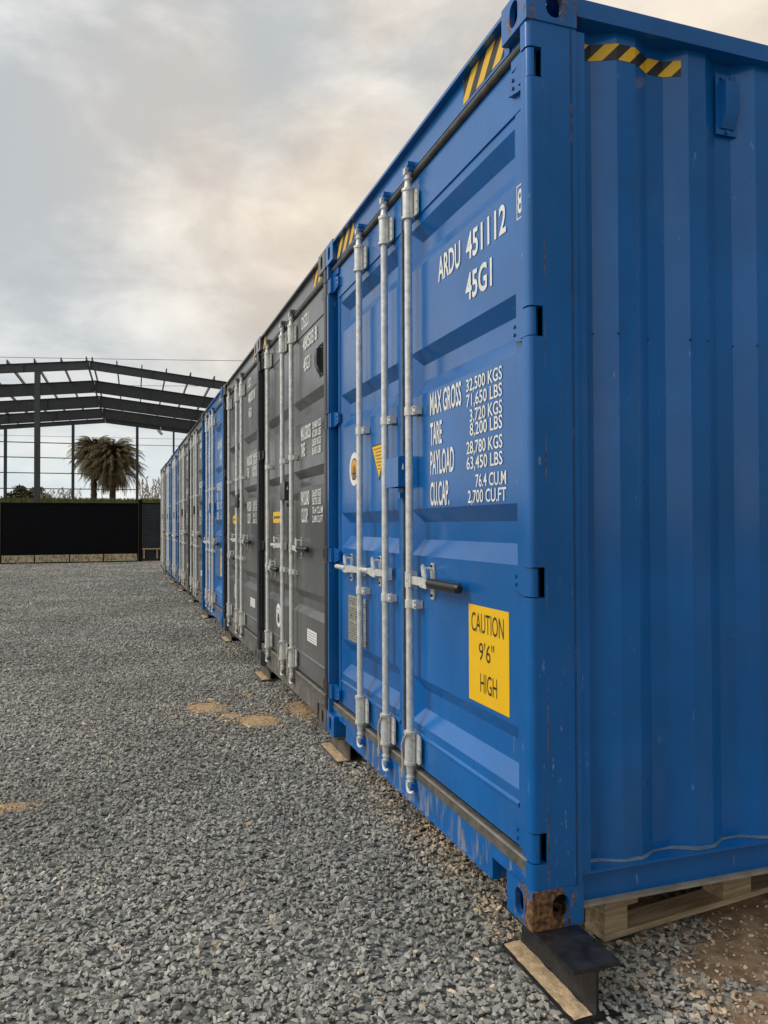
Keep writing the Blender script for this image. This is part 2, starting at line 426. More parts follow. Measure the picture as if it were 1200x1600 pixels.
def bar_mesh():
    mb = MB(); g = m_galv; x = .010
    P = lambda z: (x, 0, z)
    mb.cyl(P(.20), P(2.68), .0165, g, 18)
    for (a, b) in ((2.554, 2.679), (.203, .337)):
        mb.cyl(P(a), P(b), .0245, g, 18)
        mb.cyl(P(a-.004), P(a+.008), .0285, g, 18); mb.cyl(P(b-.008), P(b+.004), .0285, g, 18)
        mb.box(.030, .049, -.024, .024, a+.01, b-.01, g)
        mb.prism([(-.062, a+.012), (-.062, b-.022), (-.055, b-.012), (-.02, b-.006), (-.02, a+.006), (-.055, a+.004)], 0, .028, .036, g)
        for z in (a+.024, (a+b)/2, b-.030): mb.cyl((.0285, -.052, z), (.024, -.052, z), .0045, g, 8)
        for z in (a+.03, b-.03): mb.cyl((x-.012, .021, z), (x-.012, .026, z), .003, m_black, 6)
    for z in (1.715, .886):
        mb.cyl(P(z-.018), P(z+.018), .021, g, 18)
        mb.box(.020, .047, -.021, .020, z-.017, z+.017, g)
        mb.box(.014, .026, -.060, -.015, z-.018, z+.018, g)
        mb.box(.026, .047, -.060, -.050, z-.016, z+.016, g)
        for dz in (-.010, .010): mb.cyl((.0135, -.052, z+dz), (.0105, -.052, z+dz), .0035, m_black, 8)
    mb.cyl(P(2.68), P(2.712), .0205, g, 14, .014); mb.cyl(P(2.712), P(2.745), .0145, g, 12)
    mb.cyl(P(2.722), P(2.730), .019, g, 12)
    mb.box(x-.019, x+.012, -.014, .014, 2.745, 2.772, g); mb.cyl((x-.010, -.02, 2.770), (x-.010, .020, 2.770), .008, g, 8)
    mb.cyl(P(.203), P(.165), .020, g, 14, .016); mb.cyl(P(.168), P(.125), .0145, g, 12); mb.cyl(P(.150), P(.142), .019, g, 12)
    mb.box(x-.018, x+.010, -.013, .013, .098, .128, g)
    mb.tube([(x-.010, 0, .110), (x-.016, -.012, .092), (x-.014, -.034, .086), (x-.004, -.046, .094)], .0075, g, 8)
    return mb.mesh('locking_bar', True)
def keeper_mesh(mat, zc, sgn):
    mb = MB()
    mb.box(.004, .029, -.030, -.014, zc-.016, zc+.016, mat); mb.box(.004, .029, .016, .030, zc-.016, zc+.016, mat)
    mb.box(-.004, .0285, -.034, -.020, zc-.009+sgn*.01, zc+.009+sgn*.01, mat); mb.box(-.002, .0285, .022, .036, zc-.009+sgn*.01, zc+.009+sgn*.01, mat)
    mb.box(.020, .0285, -.014, .016, zc-.020, zc+.020, mat)
    return mb.mesh('cam_keeper')
def handle_mesh(ln, sgn, grip):
    """handle bar from its hub at the locking bar running sgn*y"""
    mb = MB(); g = m_galv; s = sgn
    def B(x0, x1, a, b, z0, z1, m): mb.box(x0, x1, min(s*a, s*b), max(s*a, s*b), z0, z1, m)
    if grip:
        B(-.013, .030, -.019, .021, -.034, .034, g); B(-.011, -.005, .021, .040, -.03, .03, g); mb.cyl((-.017, s*.004, 0), (.0, s*.004, 0), .008, g, 8)
    else: B(.012, .030, -.014, .030, -.028, .028, g)
    k = ln*.44 if grip else ln
    if grip: B(-.004, .006, .038, k, -.017, .017, g)
    else:
        mb.prism([(s*.014, -.013), (s*.014, .013), (s*k*.5, .019), (s*k*.62, .012), (s*k, .010), (s*k, -.010), (s*k*.62, -.014), (s*k*.5, -.020)], 0, -.001, .012, g)
        mb.cyl((.005, s*k*.6, 0), (.005, s*k, 0), .013, g, 10)
    if grip:
        n = 12; pts = []
        mb.cyl((.001, s*k, 0), (.001, s*(ln-.012), 0), .019, m_black, 12); mb.cyl((.001, s*(ln-.012), 0), (.001, s*ln, 0), .019, m_black, 12, .012)
        B(-.012, .014, k-.004, ln-.014, -.0185, .0185, m_black)
    return mb.mesh('handle', True)
def catch_mesh():
    mb = MB(); g = m_galv
    mb.prism([(-.014, -.070), (.014, -.070), (.018, -.03), (.018, .05), (.012, .078), (-.012, .078), (-.018, .05), (-.018, -.03)], 0, .028, .036, g)
    mb.prism([(-.022, -.026), (.05, -.022), (.05, -.012), (-.022, -.014)], 0, -.008, .030, g)
    mb.prism([(-.012, .020), (.012, .026), (.020, .062), (.008, .074), (-.008, .06), (-.028, .030), (-.030, .020)], 0, -.014, -.006, g)
    mb.cyl((-.014, 0, .055), (.03, 0, .055), .007, g, 8)
    for z in (-.055, .066): mb.cyl((.0275, 0, z), (.022, 0, z), .006, m_black, 8)
    return mb.mesh('handle_catch', True)
def lockbox_mesh(mat):
    mb = MB()
    a, b, c, d = 1.135, 1.300, 1.395, 1.530; x0, x1 = -.012, .048; th = .005
    mb.box(x0, x0+th, a, b, c, d-.004, mat); mb.box(x0+th, x1, a, a+th, c, d, mat); mb.box(x0+th, x1, b-th, b, c, d-.02, mat)
    mb.box(x0+th, x1, a+th, b-th, d-.022, d-.017, mat); mb.box(x1-.002, x1, a+th, b-th, c, d+.012, mat)
    mb.box(x0+th, x1, a+th, b-th, c+.004, c+.006, m_inside)
    mb.cyl((.01, a-.002, d-.035), (.01, a-.006, d-.035), .008, mat, 10); mb.cyl((.01, a-.004, d-.035), (.01, a-.004, d-.060), .004, m_galv, 8)
    mb.box(.02, .048, 1.20, 1.228, 1.345, 1.372, mat)
    return mb.mesh('lock_box', True)

def corr_profile():
    pts = [(.214, .072), (.276, .072)]; x = .276
    while x < L-.55:
        pts += [(x+.074, .036), (x+.146, .036), (x+.214, .072), (x+.283, .072)]; x += .283
    pts.append((L-.2, .072)); return pts
PROF = corr_profile()
def wall_mesh(mat, far):
    mb = MB(); n = len(PROF)
    vs = [(x, y, .140) for x, y in PROF] + [(x, y, 2.83) for x, y in PROF]
    mb.add(vs, [(i, i+1, n+i+1, n+i) for i in range(n-1)], mat)
    if mat is m_blue and not far:
        for x, y in PROF[1:14]:          # little rusty stitch-weld nicks along the creases
            for z in (1.842,) if random.random() < .5 else (): mb.cyl((x, y+.002, z), (x, y-.0035, z), .006, m_weld, 6, .003)
    if far: mb.mirror_y(W)
    return mb.mesh('side_wall')
def rail_mesh(mat, top, far):
    mb = MB(); a, b = .178, L-.178
    if top: mb.box(a, b, .008, .080, 2.824, 2.882, mat)
    else:
        mb.box(a, b, .040, .046, .046, .142, mat); mb.box(a, b, .012, .080, .140, .148, mat)
        mb.box(a, b, .012, .060, .039, .046, m_tan_lip if mat is m_blue else mat)
    if far: mb.mirror_y(W)
    return mb.mesh('side_rail')
def ledge_highlight_mesh():  # bead whose pale colour stands in for the lit ledge top
    mb = MB(); k = 40
    fine = []
    for (p, q) in zip(PROF[:k], PROF[1:k+1]):
        for i in range(4): fine.append((p[0]+(q[0]-p[0])*i/4, p[1]+(q[1]-p[1])*i/4))
    vs = []; fs = []
    for i, (x, y) in enumerate(fine):
        h = .004+.006*mnoise.noise((x*9, 0, 3)); wd = .006+.006*mnoise.noise((x*7, 5, 1))
        vs += [(x, y-.0006, .148+h+.004), (x, y-wd*.5, .1505+h*.55), (x, max(.014, y-wd-.004), .1492)]
    n = len(fine)
    for i in range(n-1): fs += [(3*i, 3*i+1, 3*i+4, 3*i+3), (3*i+1, 3*i+2, 3*i+5, 3*i+4)]
    mb.add(vs, fs, m_ledge_highlight); return mb.mesh('ledge_highlight', True)
def side_tape_mesh():
    mb = MB(); x0, x1 = .246, .612; out = []
    def yat(x):
        for (p, q) in zip(PROF, PROF[1:]):
            if p[0] <= x <= q[0]: return p[1]+(q[1]-p[1])*(x-p[0])/(q[0]-p[0])
    xs = sorted([x0, x1] + [p[0] for p in PROF if x0 < p[0] < x1])
    vs = []
    for x in xs: vs += [(x, yat(x)-.0015, 2.733), (x, yat(x)-.0015, 2.786)]
    mb.add(vs, [(2*i, 2*i+2, 2*i+3, 2*i+1) for i in range(len(xs)-1)], m_tape_side); return mb.mesh('hazard_tape')
def vent_mesh(mat):
    mb = MB()            # slotted cover hanging over the opening, local: x along wall, y out, z up
    mb.box(0, .088, -.004, 0, -.105, .105, mat); 
    mb.prism([(-.004, .075), (-.036, .068), (-.036, -.035), (-.010, -.085), (-.004, -.085)], 0, .014, .074, mat)
    for x in (.024, .064): mb.cyl((x, -.004, .090), (x, -.012, .090), .007, mat, 8)
    mb.cyl((.044, -.004, -.096), (.044, -.012, -.096), .007, mat, 8)
    for k in range(5): mb.box(.018, .070, -.0055, -.004, -.082+k*.004, -.081+k*.004, m_inside)
    return mb.mesh('vent_cover', True)
def disc(mb, y, z, r, x, mat, n=28):
    mb.add([(x, y+r*math.cos(2*math.pi*k/n), z+r*math.sin(2*math.pi*k/n)) for k in range(n)], [tuple(range(n))], mat)
def ring(mb, y, z, r0, r1, x, mat, n=28):
    vs = [];
    for k in range(n):
        a = 2*math.pi*k/n; vs += [(x, y+r0*math.cos(a), z+r0*math.sin(a)), (x, y+r1*math.cos(a), z+r1*math.sin(a))]
    mb.add(vs, [(2*k, 2*((k+1)%n), 2*((k+1)%n)+1, 2*k+1) for k in range(n)], mat)
def quad(mb, y0, y1, z0, z1, x, mat): mb.add([(x, y0, z0), (x, y1, z0), (x, y1, z1), (x, y0, z1)], [(0,1,2,3)], mat)

def emblem_mesh(y, z, r, warm):
    mb = MB(); disc(mb, y, z, r, .0485, m_white)
    ring(mb, y, z, r*.58, r*.66, .0478, m_ink)
    if warm: disc(mb, y, z+r*.05, r*.56, .0478, m_orange)
    for k in range(5): quad(mb, y-r*.34+k*r*.14, y-r*.27+k*r*.14, z-r*.52, z+r*(.1+.3*((k*7)%3)/3), .0472, m_ink)
    quad(mb, y-r*.42, y+r*.42, z-r*.30, z-r*.22, .0466, m_ink); quad(mb, y-r*.34, y+r*.34, z-r*.62, z-r*.54, .0466, m_ink)
    return mb.mesh('round_emblem')
def plate_mesh():
    mb = MB(); mb.box(.0455, .0495, 1.80, 2.12, .585, .835, m_plate)
    rr = random.Random(3)
    for row in range(17):
        z = .822-row*.0138; y = 2.105
        if row in (3, 9): continue
        while y > 1.83:
            l = rr.uniform(.012, .05); quad(mb, y-l, y, z-.0045, z, .0450, m_ink); y -= l+rr.uniform(.006, .014)
    for y in (2.06, 1.97): disc(mb, y, .725, .008, .0446, m_ink)
    return mb.mesh('data_plate')
def caution_mesh(): mb = MB(); mb.box(.0482, .0496, .228, .540, .586, .934, m_yellow); return mb.mesh('caution_sign')
def tri_mesh():
    mb = MB(); mb.prism([(1.70, 1.628), (1.455, 1.628), (1.578, 1.448)], 0, .0486, .0496, m_ink)
    mb.prism([(1.688, 1.622), (1.467, 1.622), (1.578, 1.460)], 0, .0478, .0486, m_yellow)
    for k in range(7):
        wv = .085-.011*k; quad(mb, 1.578-wv, 1.578+wv*(.7 if k % 2 else 1), 1.603-k*.017, 1.610-k*.017, .0474, m_brown)
    return mb.mesh('warning_triangle')

T_BLUE = [('ARDU', .812, 2.205, .102, .215, .02), ('451112', .545, 2.205, .102, .315, .02), ('45G1', .550, 2.055, .102, .215, .02)]
T_BLUE2 = [('MAX GROSS', .905, 1.677, .094, .310, .018), ('TARE', .905, 1.553, .094, .122, .018), ('PAYLOAD', .905, 1.430, .100, .240, .018), ('CU.CAP.', .907, 1.306, .096, .195, .018)]
NB = ['32,500 KGS', '71,650 LBS', '3,720 KGS', '8,200 LBS', '28,780 KGS', '63,450 LBS', '76.4 CU.M', '2,700 CU.FT']
ZB = [1.719, 1.662, 1.604, 1.553, 1.487, 1.430, 1.362, 1.306]
WB = [.285, .285, .255, .255, .285, .285, .235, .300]
for k in range(8):
    yr = .265 if k < 6 else .240
    T_BLUE2.append((NB[k], yr+WB[k], ZB[k], .046, WB[k], .010))
T_GREY = [('DSZU', .815, 2.598, .09, .21, .012), ('480503', .78, 2.440, .092, .31, .012), ('8', .43, 2.440, .092, .05, .012), ('45G1', .76, 2.292, .094, .18, .012),
          ('MAX.GROSS', .845, 1.820, .096, .29, .018), ('TARE', .845, 1.704, .095, .12, .018), ('PAYLOAD', .848, 1.364, .098, .25, .018), ('CU.CAP.', .83, 1.246, .098, .19, .018)]
NG = ['30,480 KGS', '67,200 LBS', '3,830 KGS', '8,435 LBS', '26,650 KGS', '58,755 LBS', '76.4 CU.M', '2,698 CU.FT']
for k, (s_, z_) in enumerate(zip(NG, [1.866, 1.810, 1.751, 1.695, 1.415, 1.362, 1.302, 1.245])):
    T_GREY.append((s_, .51, z_, .045, .235 if k < 6 else .28, .010))

def rope_mesh(d):
    mb = MB()
    pts = [(-.016, -.022, .335), (-.020, .000, .315), (-.024, .014, .285), (-.020, .028, .262), (-.016, .030, .22), (-.016, .026, .18), (-.014, .030, .150)]
    mb.tube(pts, .0040, m_rope, 6); mb.tube([(-.014, .030, .185), (-.018, .038, .165), (-.016, .034, .135)], .0035, m_rope, 6)
    mb.tube([(-.016, -.022, .335), (.004, -.034, .31), (.02, -.03, .30)], .0035, m_rope, 6)
    return mb.mesh('seal_rope', True)

def container(i, kind, label):
    y = i*2.455
    root = empty('shipping_container', (0 if i == 0 else [0, .0, .004, -.006, .004, -.003, .002, .005, -.004][i], y, Z0))
    tag(root, label, 'shipping container', 'shipping containers standing side by side in one row')
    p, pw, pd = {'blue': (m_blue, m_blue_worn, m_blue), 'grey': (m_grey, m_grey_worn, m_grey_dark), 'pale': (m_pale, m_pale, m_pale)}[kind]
    if i in (3, 6, 7): p = m_blue2; pd = m_blue2
    K = p.name
    for back in (0, 1):
        for far in (0, 1):
            for top in (0, 1):
                cm = p
                if i == 0 and not far and not back: cm = m_blue_rust if not top else m_blue_top
                link('corner_casting', get(('cc', cm.name, far, top, back), lambda: casting_mesh(cm, far, top, back)), root)
    for far in (0, 1):
        pm = m_blue_chip if (i == 0 and not far) else pd
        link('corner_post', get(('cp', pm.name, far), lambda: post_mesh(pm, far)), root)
        def rear():
            mb = MB(); mb.box(L-.178, L-.004, .004, .10, .118, H-.118, p)
            if far: mb.mirror_y(W)
            return mb.mesh('corner_post')
        link('corner_post', get(('rp', K, far), rear), root)
        link('side_wall', get(('sw', K, far), lambda: wall_mesh(p, far)), root)
        rb = link('bottom_side_rail', get(('br', K, far), lambda: rail_mesh(p, False, far)), root)
        link('top_side_rail', get(('tr', K, far), lambda: rail_mesh(p, True, far)), root)
        if i == 0 and not far: link('ledge_highlight', ledge_highlight_mesh(), rb)
    hd = link('door_header', get(('hd', K), lambda: header_mesh(p)), root)
    sl = link('door_sill', get(('sl', pw.name), lambda: sill_mesh(pw)), root)
    link('door_seal', get('gk', gasket_mesh), root)
    def roof():
        mb = MB(); n = 44; vs = []
        for k in range(n+1):
            x = .1+(L-.2)*k/n; zz = 2.868+.008*(k % 2); vs += [(x, .03, zz), (x, W-.03, zz)]
        mb.add(vs, [(2*k, 2*k+1, 2*k+3, 2*k+2) for k in range(n)], p)
        return mb.mesh('roof')
    link('roof', get(('rf', K), roof), root)
    def endw():
        mb = MB(); mb.box(L-.06, L-.05, .1, W-.1, .118, H-.02, p); mb.box(.10, L-.1, .05, W-.05, .05, .075, m_inside); return mb.mesh('end_wall')
    link('end_wall', get(('ew', K), endw), root)
    blue = kind == 'blue'
    bands = BL if blue else BG
    ys = (1.054, 1.376, 1.783) if blue else (1.020, 1.350, 1.975)
    doors = []
    for left in (0, 1):
        d = link('door', get(('dr', K, left), lambda: door_mesh(p, bands, left)), root); doors.append(d)
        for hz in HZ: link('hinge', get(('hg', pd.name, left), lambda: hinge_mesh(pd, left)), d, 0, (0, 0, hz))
    # hazard tape on the header
    for a_, b_ in (((.20, .515), (1.93, 2.272)) if kind == 'blue' else ((.20, .40), (2.10, 2.272))):
        def tp():
            mb = MB(); quad(mb, a_, b_, 2.777, 2.868, .0268, m_tape_front); return mb.mesh('hazard_tape')
        link('hazard_tape', get(('tp', a_, b_), tp), hd)
    for k, yy in enumerate(ys):
        d = doors[0 if k == 0 else 1]
        link('locking_bar', get('bar', bar_mesh), d, 0, (0, yy, 0))
        link('cam_keeper', get(('kt', K), lambda: keeper_mesh(p, 2.772, 1)), hd, 0, (0, yy, 0))
        link('cam_keeper', get(('kb', K), lambda: keeper_mesh(p, .108, -1)), sl, 0, (0, yy, 0))
        if k < 2: link('seal_rope', get('rope', lambda: rope_mesh(0)), d, 0, (0, yy, 0))
    H_ = ([(0, ys[0], .990, -.52, 1, .18), (1, ys[1], .995, .45, 0, .17), (1, ys[2], .988, .47, 0, .26)] if blue else
          [(0, ys[0], 1.063, -.50, 1, .18), (1, ys[1], 1.066, .46, 0, .30), (1, ys[2], .872, -.42, 1, .16)])
    for (dd, yy, z, ln, gr, ct) in H_:
        s = 1 if ln > 0 else -1
        link('handle', get(('hn', ln, gr), lambda: handle_mesh(abs(ln), s, gr)), doors[dd], 0, (.008, yy, z))
        link('handle_catch', get('ct', catch_mesh), doors[dd], 0, (.012, yy+s*ct, z))
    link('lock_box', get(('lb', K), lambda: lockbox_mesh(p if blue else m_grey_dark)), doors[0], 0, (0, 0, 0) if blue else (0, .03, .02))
    if kind == 'pale': return root
    dR, dL = doors
    if blue:
        for q_, ln in enumerate(T_BLUE+T_BLUE2): link('lettering', get(('tb', q_), lambda: text_mesh('lettering', [ln], m_white)), dR)
        def chk():
            mb = MB(); y0, y1, z0, z1, w_ = .116, .1505, 2.212, 2.322, .004
            for a in ((y0, y1, z1-w_, z1), (y0, y1, z0, z0+w_), (y1-w_, y1, z0+w_, z1-w_)): quad(mb, *a, .0450, m_white)
            me = mb.mesh('check_digit_box'); return me
        link('check_digit_box', get('cb', chk), dR)
        link('check_digit', get('cd', lambda: text_mesh('check_digit', [('8', .143, 2.228, .080, .030, .014)], m_white, .0448)), dR)
        sg = link('caution_sign', get('cs', caution_mesh), dR)
        for q_, ln in enumerate([('CAUTION', .516, .838, .070, .252, .0), ('9\'6"', .455, .740, .066, .120, .0), ('HIGH', .445, .628, .068, .130, .0)]): link('sign_lettering', get(('cst', q_), lambda: text_mesh('sign_lettering', [ln], m_ink, .0476)), dR)
        link('round_emblem', get('eb', lambda: emblem_mesh(2.01, 1.533, .092, True)), dL)
        link('warning_triangle', get('tri', tri_mesh), dL)
        link('data_plate', get('dp', plate_mesh), dL)
    else:
        for q_, ln in enumerate(T_GREY): link('lettering', get(('tg', q_), lambda: text_mesh('lettering', [ln], m_white, .0425)), dR)
        link('round_emblem', get('eg', lambda: emblem_mesh(1.706, .495, .097, False)), dL)
        def st():
            mb = MB(); mb.box(.0482, .0496, 1.49, 1.93, 1.245, 1.335, m_yellow)
            for k in range(12): quad(mb, 1.53+k*.03, 1.545+k*.03+.006*(k % 3), 1.28, 1.300, .0476, m_ink)
            return mb.mesh('yellow_sticker')
        link('yellow_sticker', get('ys', st), dL)
        def wp():
            mb = MB(); mb.box(.0482, .0496, .425, .69, .435, .518, m_white)
            for k in range(4): quad(mb, .445, .67, .448+k*.017, .452+k*.017, .0476, m_grey)
            return mb.mesh('white_label')
        o = link('white_label', get('wp', wp), dR, .0)
        if i == 1:
            v = link('vent_cover', vent_mesh(m_grey_dark), dR, 0, (.048, .335, 2.285)); v.rotation_euler = (0, 0, R(-90))
    if i == 0:
        link('vent_cover', vent_mesh(m_blue), root, 0, (.768, .062, 2.675)); link('hazard_tape', side_tape_mesh(), root)
    return root

KINDS = ['blue', 'grey', 'grey', 'blue', 'grey', 'grey', 'blue', 'blue', 'pale']
LABELS = ['bright blue container nearest the camera, its long corrugated side in view',
 'dark grey container touching the nearest blue one, black vent cover on its door',
 'dark grey container between the grey one with vent cover and lone middle blue one',
 'lone blue container in mid row with grey containers on both sides of it',
 'dark grey container standing just behind the lone middle blue container',
 'far dark grey container beside the pair of far blue containers',
 'first of the two far blue containers, next to a dark grey one',
 'second of the two far blue containers, next to the pale container ending the row',
 'pale grey container ending the row beside the black gate']
for i in range(9): container(i, KINDS[i], LABELS[i])

# ------------------------------------------------------------------ beams under the containers
BLAB = ['black steel beam on sandy base flange under the rusty front corner of the nearest blue container',
 'dark steel beam under the joint of nearest blue and first grey container', 'dark steel beam under the joint of the two nearest grey containers',
 'dark steel beam under the joint of second grey and lone middle blue container', 'dark steel beam under the joint of lone middle blue container and grey one behind it',
 'dark steel beam under the joint of the two far grey containers', 'dark steel beam under the joint of far grey and first far blue container',
 'dark steel beam under the joint of the two far blue containers', 'dark steel beam under the joint of far blue and pale last container', 'dark steel beam under the outer end of the pale last container']
def beam_mesh(y0, y1, near):
    mb = MB(); h = Z0-.001; x0, x1 = .006, .158; tf, tw = .012, .009; xm = (x0+x1)/2-.0; r = .012
    prof = [(x0, 0), (x1, 0), (x1, tf), (xm+tw/2+r, tf), (xm+tw/2+.003, tf+.004), (xm+tw/2, tf+r), (xm+tw/2, h-tf-r), (xm+tw/2+.003, h-tf-.004), (xm+tw/2+r, h-tf), (x1, h-tf), (x1, h), (x0, h), (x0, h-tf),
            (xm-tw/2-r, h-tf), (xm-tw/2-.003, h-tf-.004), (xm-tw/2, h-tf-r), (xm-tw/2, tf+r), (xm-tw/2-.003, tf+.004), (xm-tw/2-r, tf), (x0, tf)]
    mb.prism(prof, 1, y0, y1, m_beam if near else m_beam_dusty)
    # sand lying on the bottom flange
    n = 26; vs = []
    for k in range(n+1):
        yy = y0+.004+(y1-y0-.008)*k/n; a = x0+.003+.004*mnoise.noise((yy*30, 1, 0)); bq = xm-tw/2-.008+.006*mnoise.noise((yy*18, 4, 0))
        vs += [(a, yy, tf+.0008), ((a+bq)/2, yy, tf+.0035), (bq, yy, tf+.004)]
    fs = []
    for k in range(n): fs += [(3*k, 3*k+1, 3*k+4, 3*k+3), (3*k+1, 3*k+2, 3*k+5, 3*k+4)]
    mb.add(vs, fs, m_sandy)
    return mb.mesh('steel_beam', True)
for i in range(10):
    yy = i*2.455; near = i == 0
    rr = random.Random(i); a = yy-.212 if near else yy-.18+rr.uniform(-.03, .03)
    o = link('steel_beam', beam_mesh(0, (.42 if near else .40), near), None, 0, (rr.uniform(-.012, .012) if i else 0, a, 0))
    tag(o, BLAB[i], 'steel beam', 'steel support beams under the container corners')
    # rear support, hidden at the far end of the containers
for i in range(10):
    o = link('steel_beam', cache.setdefault('rearbeam', beam_mesh(0, .4, False)), None, 0, (L-.17, i*2.455-.2, 0))
    tag(o, 'dark steel beam under a far rear corner of the container row', 'steel beam', 'rear support beams of the container row')

# ------------------------------------------------------------------ pallet
pal = empty('wooden_pallet', (.338, .123, 0), math.atan2(.094, .777)); tag(pal, 'pale wooden pallet lying under the long side of the nearest blue container', 'pallet')
def pb(name, *a): mb = MB(); mb.box(*a, m_wood); link(name, mb.mesh(name), pal, .003)
for y0, y1 in ((0, .10), (.35, .45), (.70, .80)): pb('bottom_board', 0, 1.2, y0, y1, 0, .021)
for x0 in (0, .55, 1.055):
    for y0 in (0, .35, .70): pb('block', x0+.001, x0+.10 if x0 == 0 else x0+.145, y0+.001, y0+.099, .0212, .100)
for x0 in (0, .55, 1.055): pb('stringer_board', x0, x0+.145, 0, .80, .1002, .121)
pb('top_board', 0, 1.2, -.004, .12, .1212, .143)
for k in range(1, 6): pb('top_board', 0, 1.2, .136*k, .136*k+.11, .1212, .143)

# ------------------------------------------------------------------ ground
def vn(x, y, s, seed=0):       # smooth value noise, vectorised
    x = np.asarray(x)*s+seed*17.3; y = np.asarray(y)*s+seed*9.1
    xi, yi = np.floor(x).astype(np.int64), np.floor(y).astype(np.int64); fx, fy = x-xi, y-yi; fx = fx*fx*(3-2*fx); fy = fy*fy*(3-2*fy)
    def h(a, b):
        n = (a*374761393+b*668265263+seed*1442695) & 0x7fffffff; n = ((n ^ (n >> 13))*1274126177) & 0x7fffffff; return (n ^ (n >> 16)) % 65536/65536.
    return (h(xi, yi)*(1-fx)+h(xi+1, yi)*fx)*(1-fy)+(h(xi, yi+1)*(1-fx)+h(xi+1, yi+1)*fx)*fy
BLOBS = [(-.55, 3.92, .22, .26, .95), (-.40, 3.60, .20, .16, .75), (-.25, 3.42, .20, .24, 1.05), (-.36, 5.15, .22, .10, .6), (-.20, 4.30, .10, .12, .6), (.02, 4.35, .06, .10, .55), (.10, 3.60, .16, .45, .9), (-.20, 2.80, .12, .07, .65), (-1.72, 2.14, .26, .14, .8),
         (.80, -.10, .40, .20, 1.1), (1.15, .02, .6, .34, 1.15), (.60, -.32, .30, .18, .85), (1.3, -.5, .6, .5, 1.), (.55, .35, .35, .4, .75), (-.75, 2.3, .06, .05, .25), (.12, 1.9, .12, .25, .5), (.05, 6.6, .15, .4, .6), (.3, 28.3, 1.2, .5, 1.0), (.0, 26.5, .4, .5, .8)]
def sand(x, y):
    s = np.zeros_like(x)
    for (cx, cy, rx, ry, a) in BLOBS:
        s = np.maximum(s, a*np.exp(-(((x-cx)/rx)**2+((y-cy)/ry)**2)*.9))
    nz = .30*vn(x, y, 8, 1)+.30*vn(x, y, 22, 2)+.40*vn(x, y, 55, 3)
    return np.clip((s-.10-.95*nz*(1-.35*s))*1.9, 0, 1)
def height(x, y): return .010*vn(x, y, 1.7, 4)+.006*vn(x, y, 6, 5)-.014
def axis_lines(segs):
    l = []
    for a, b, n in segs: l += list(np.linspace(a, b, n, endpoint=False))
    l.append(segs[-1][1]); return np.array(l)
xs = axis_lines([(-30, -3, 40), (-3, 2.2, 174), (2.2, 16, 30)]); yl = axis_lines([(-8, -1, 10), (-1, 7, 267), (7, 30.2, 200)])
X, Y = np.meshgrid(xs, yl); S = sand(X, Y); Zg = height(X, Y)-.002+S*.010
nx, ny = len(xs), len(yl)
me = bpy.data.meshes.new('gravel_yard')
idx = np.arange(nx*ny).reshape(ny, nx); q = np.stack([idx[:-1,:-1], idx[:-1,1:], idx[1:,1:], idx[1:,:-1]], -1).reshape(-1, 4)
me.vertices.add(nx*ny); me.vertices.foreach_set('co', np.stack([X, Y, Zg], -1).reshape(-1).astype(np.float32))
me.loops.add(q.size); me.loops.foreach_set('vertex_index', q.reshape(-1).astype(np.int32))
me.polygons.add(len(q)); me.polygons.foreach_set('loop_start', np.arange(0, q.size, 4, dtype=np.int32)); me.polygons.foreach_set('loop_total', np.full(len(q), 4, dtype=np.int32))
me.update(calc_edges=True); me.polygons.foreach_set('use_smooth', [True]*len(q))
at = me.attributes.new('sand', 'FLOAT', 'POINT'); at.data.foreach_set('value', S.reshape(-1).astype(np.float32))
mt, nt, b = pbr('gravel_ground', (.2,.2,.19), .95); o = objc(nt)
vo = nt.n('ShaderNodeTexVoronoi'); nt.link(nt.map(o, (1, 1, 1)), vo.inputs['Vector']); vo.inputs['Scale'].default_value = 42; vo.inputs['Randomness'].default_value = 1
vsep = nt.n('ShaderNodeSeparateColor'); nt.link(vo.outputs['Color'], vsep.inputs[0])
gc = nt.mix(vsep.outputs[0], (.13,.13,.12), (.38,.375,.35))
gc = nt.mix(nt.ramp(vo.outputs['Distance'], .45, .75), gc, (.055,.055,.052))
atn = nt.n('ShaderNodeAttribute', attribute_name='sand')
sc = nt.mix(nt.ramp(nt.noise(o, 30, 5, .65), .35, .7), (.33,.195,.10), (.66,.46,.25))
gsp = nt.n('ShaderNodeSeparateXYZ'); nt.link(o, gsp.inputs[0])
dirt = nt.mix(nt.ramp(nt.noise(o, 14, 6, .7), .35, .65), (.17,.10,.055), (.36,.24,.14))
sc = nt.mix(nt.math('MULTIPLY', nt.ramp(gsp.outputs[0], .30, .42), nt.math('LESS_THAN', gsp.outputs[1], 2.0)), sc, dirt)
sandf = nt.ramp(atn.outputs['Fac'], .08, .5)
gc = nt.mix(sandf, gc, sc)
nt.link(gc, b.inputs['Base Color']); hgt = nt.math('ADD', nt.math('MULTIPLY', nt.math('SUBTRACT', 1.0, vo.outputs['Distance']), nt.math('SUBTRACT', 1.0, sandf)), nt.math('MULTIPLY', nt.noise(o, 70, 5, .7), nt.math('MULTIPLY', sandf, .8)))
bump(nt, b, hgt, .7, .012)
me.materials.append(mt); yard = bpy.data.objects.new('gravel_yard', me); C.objects.link(yard); tag(yard, kind='structure')

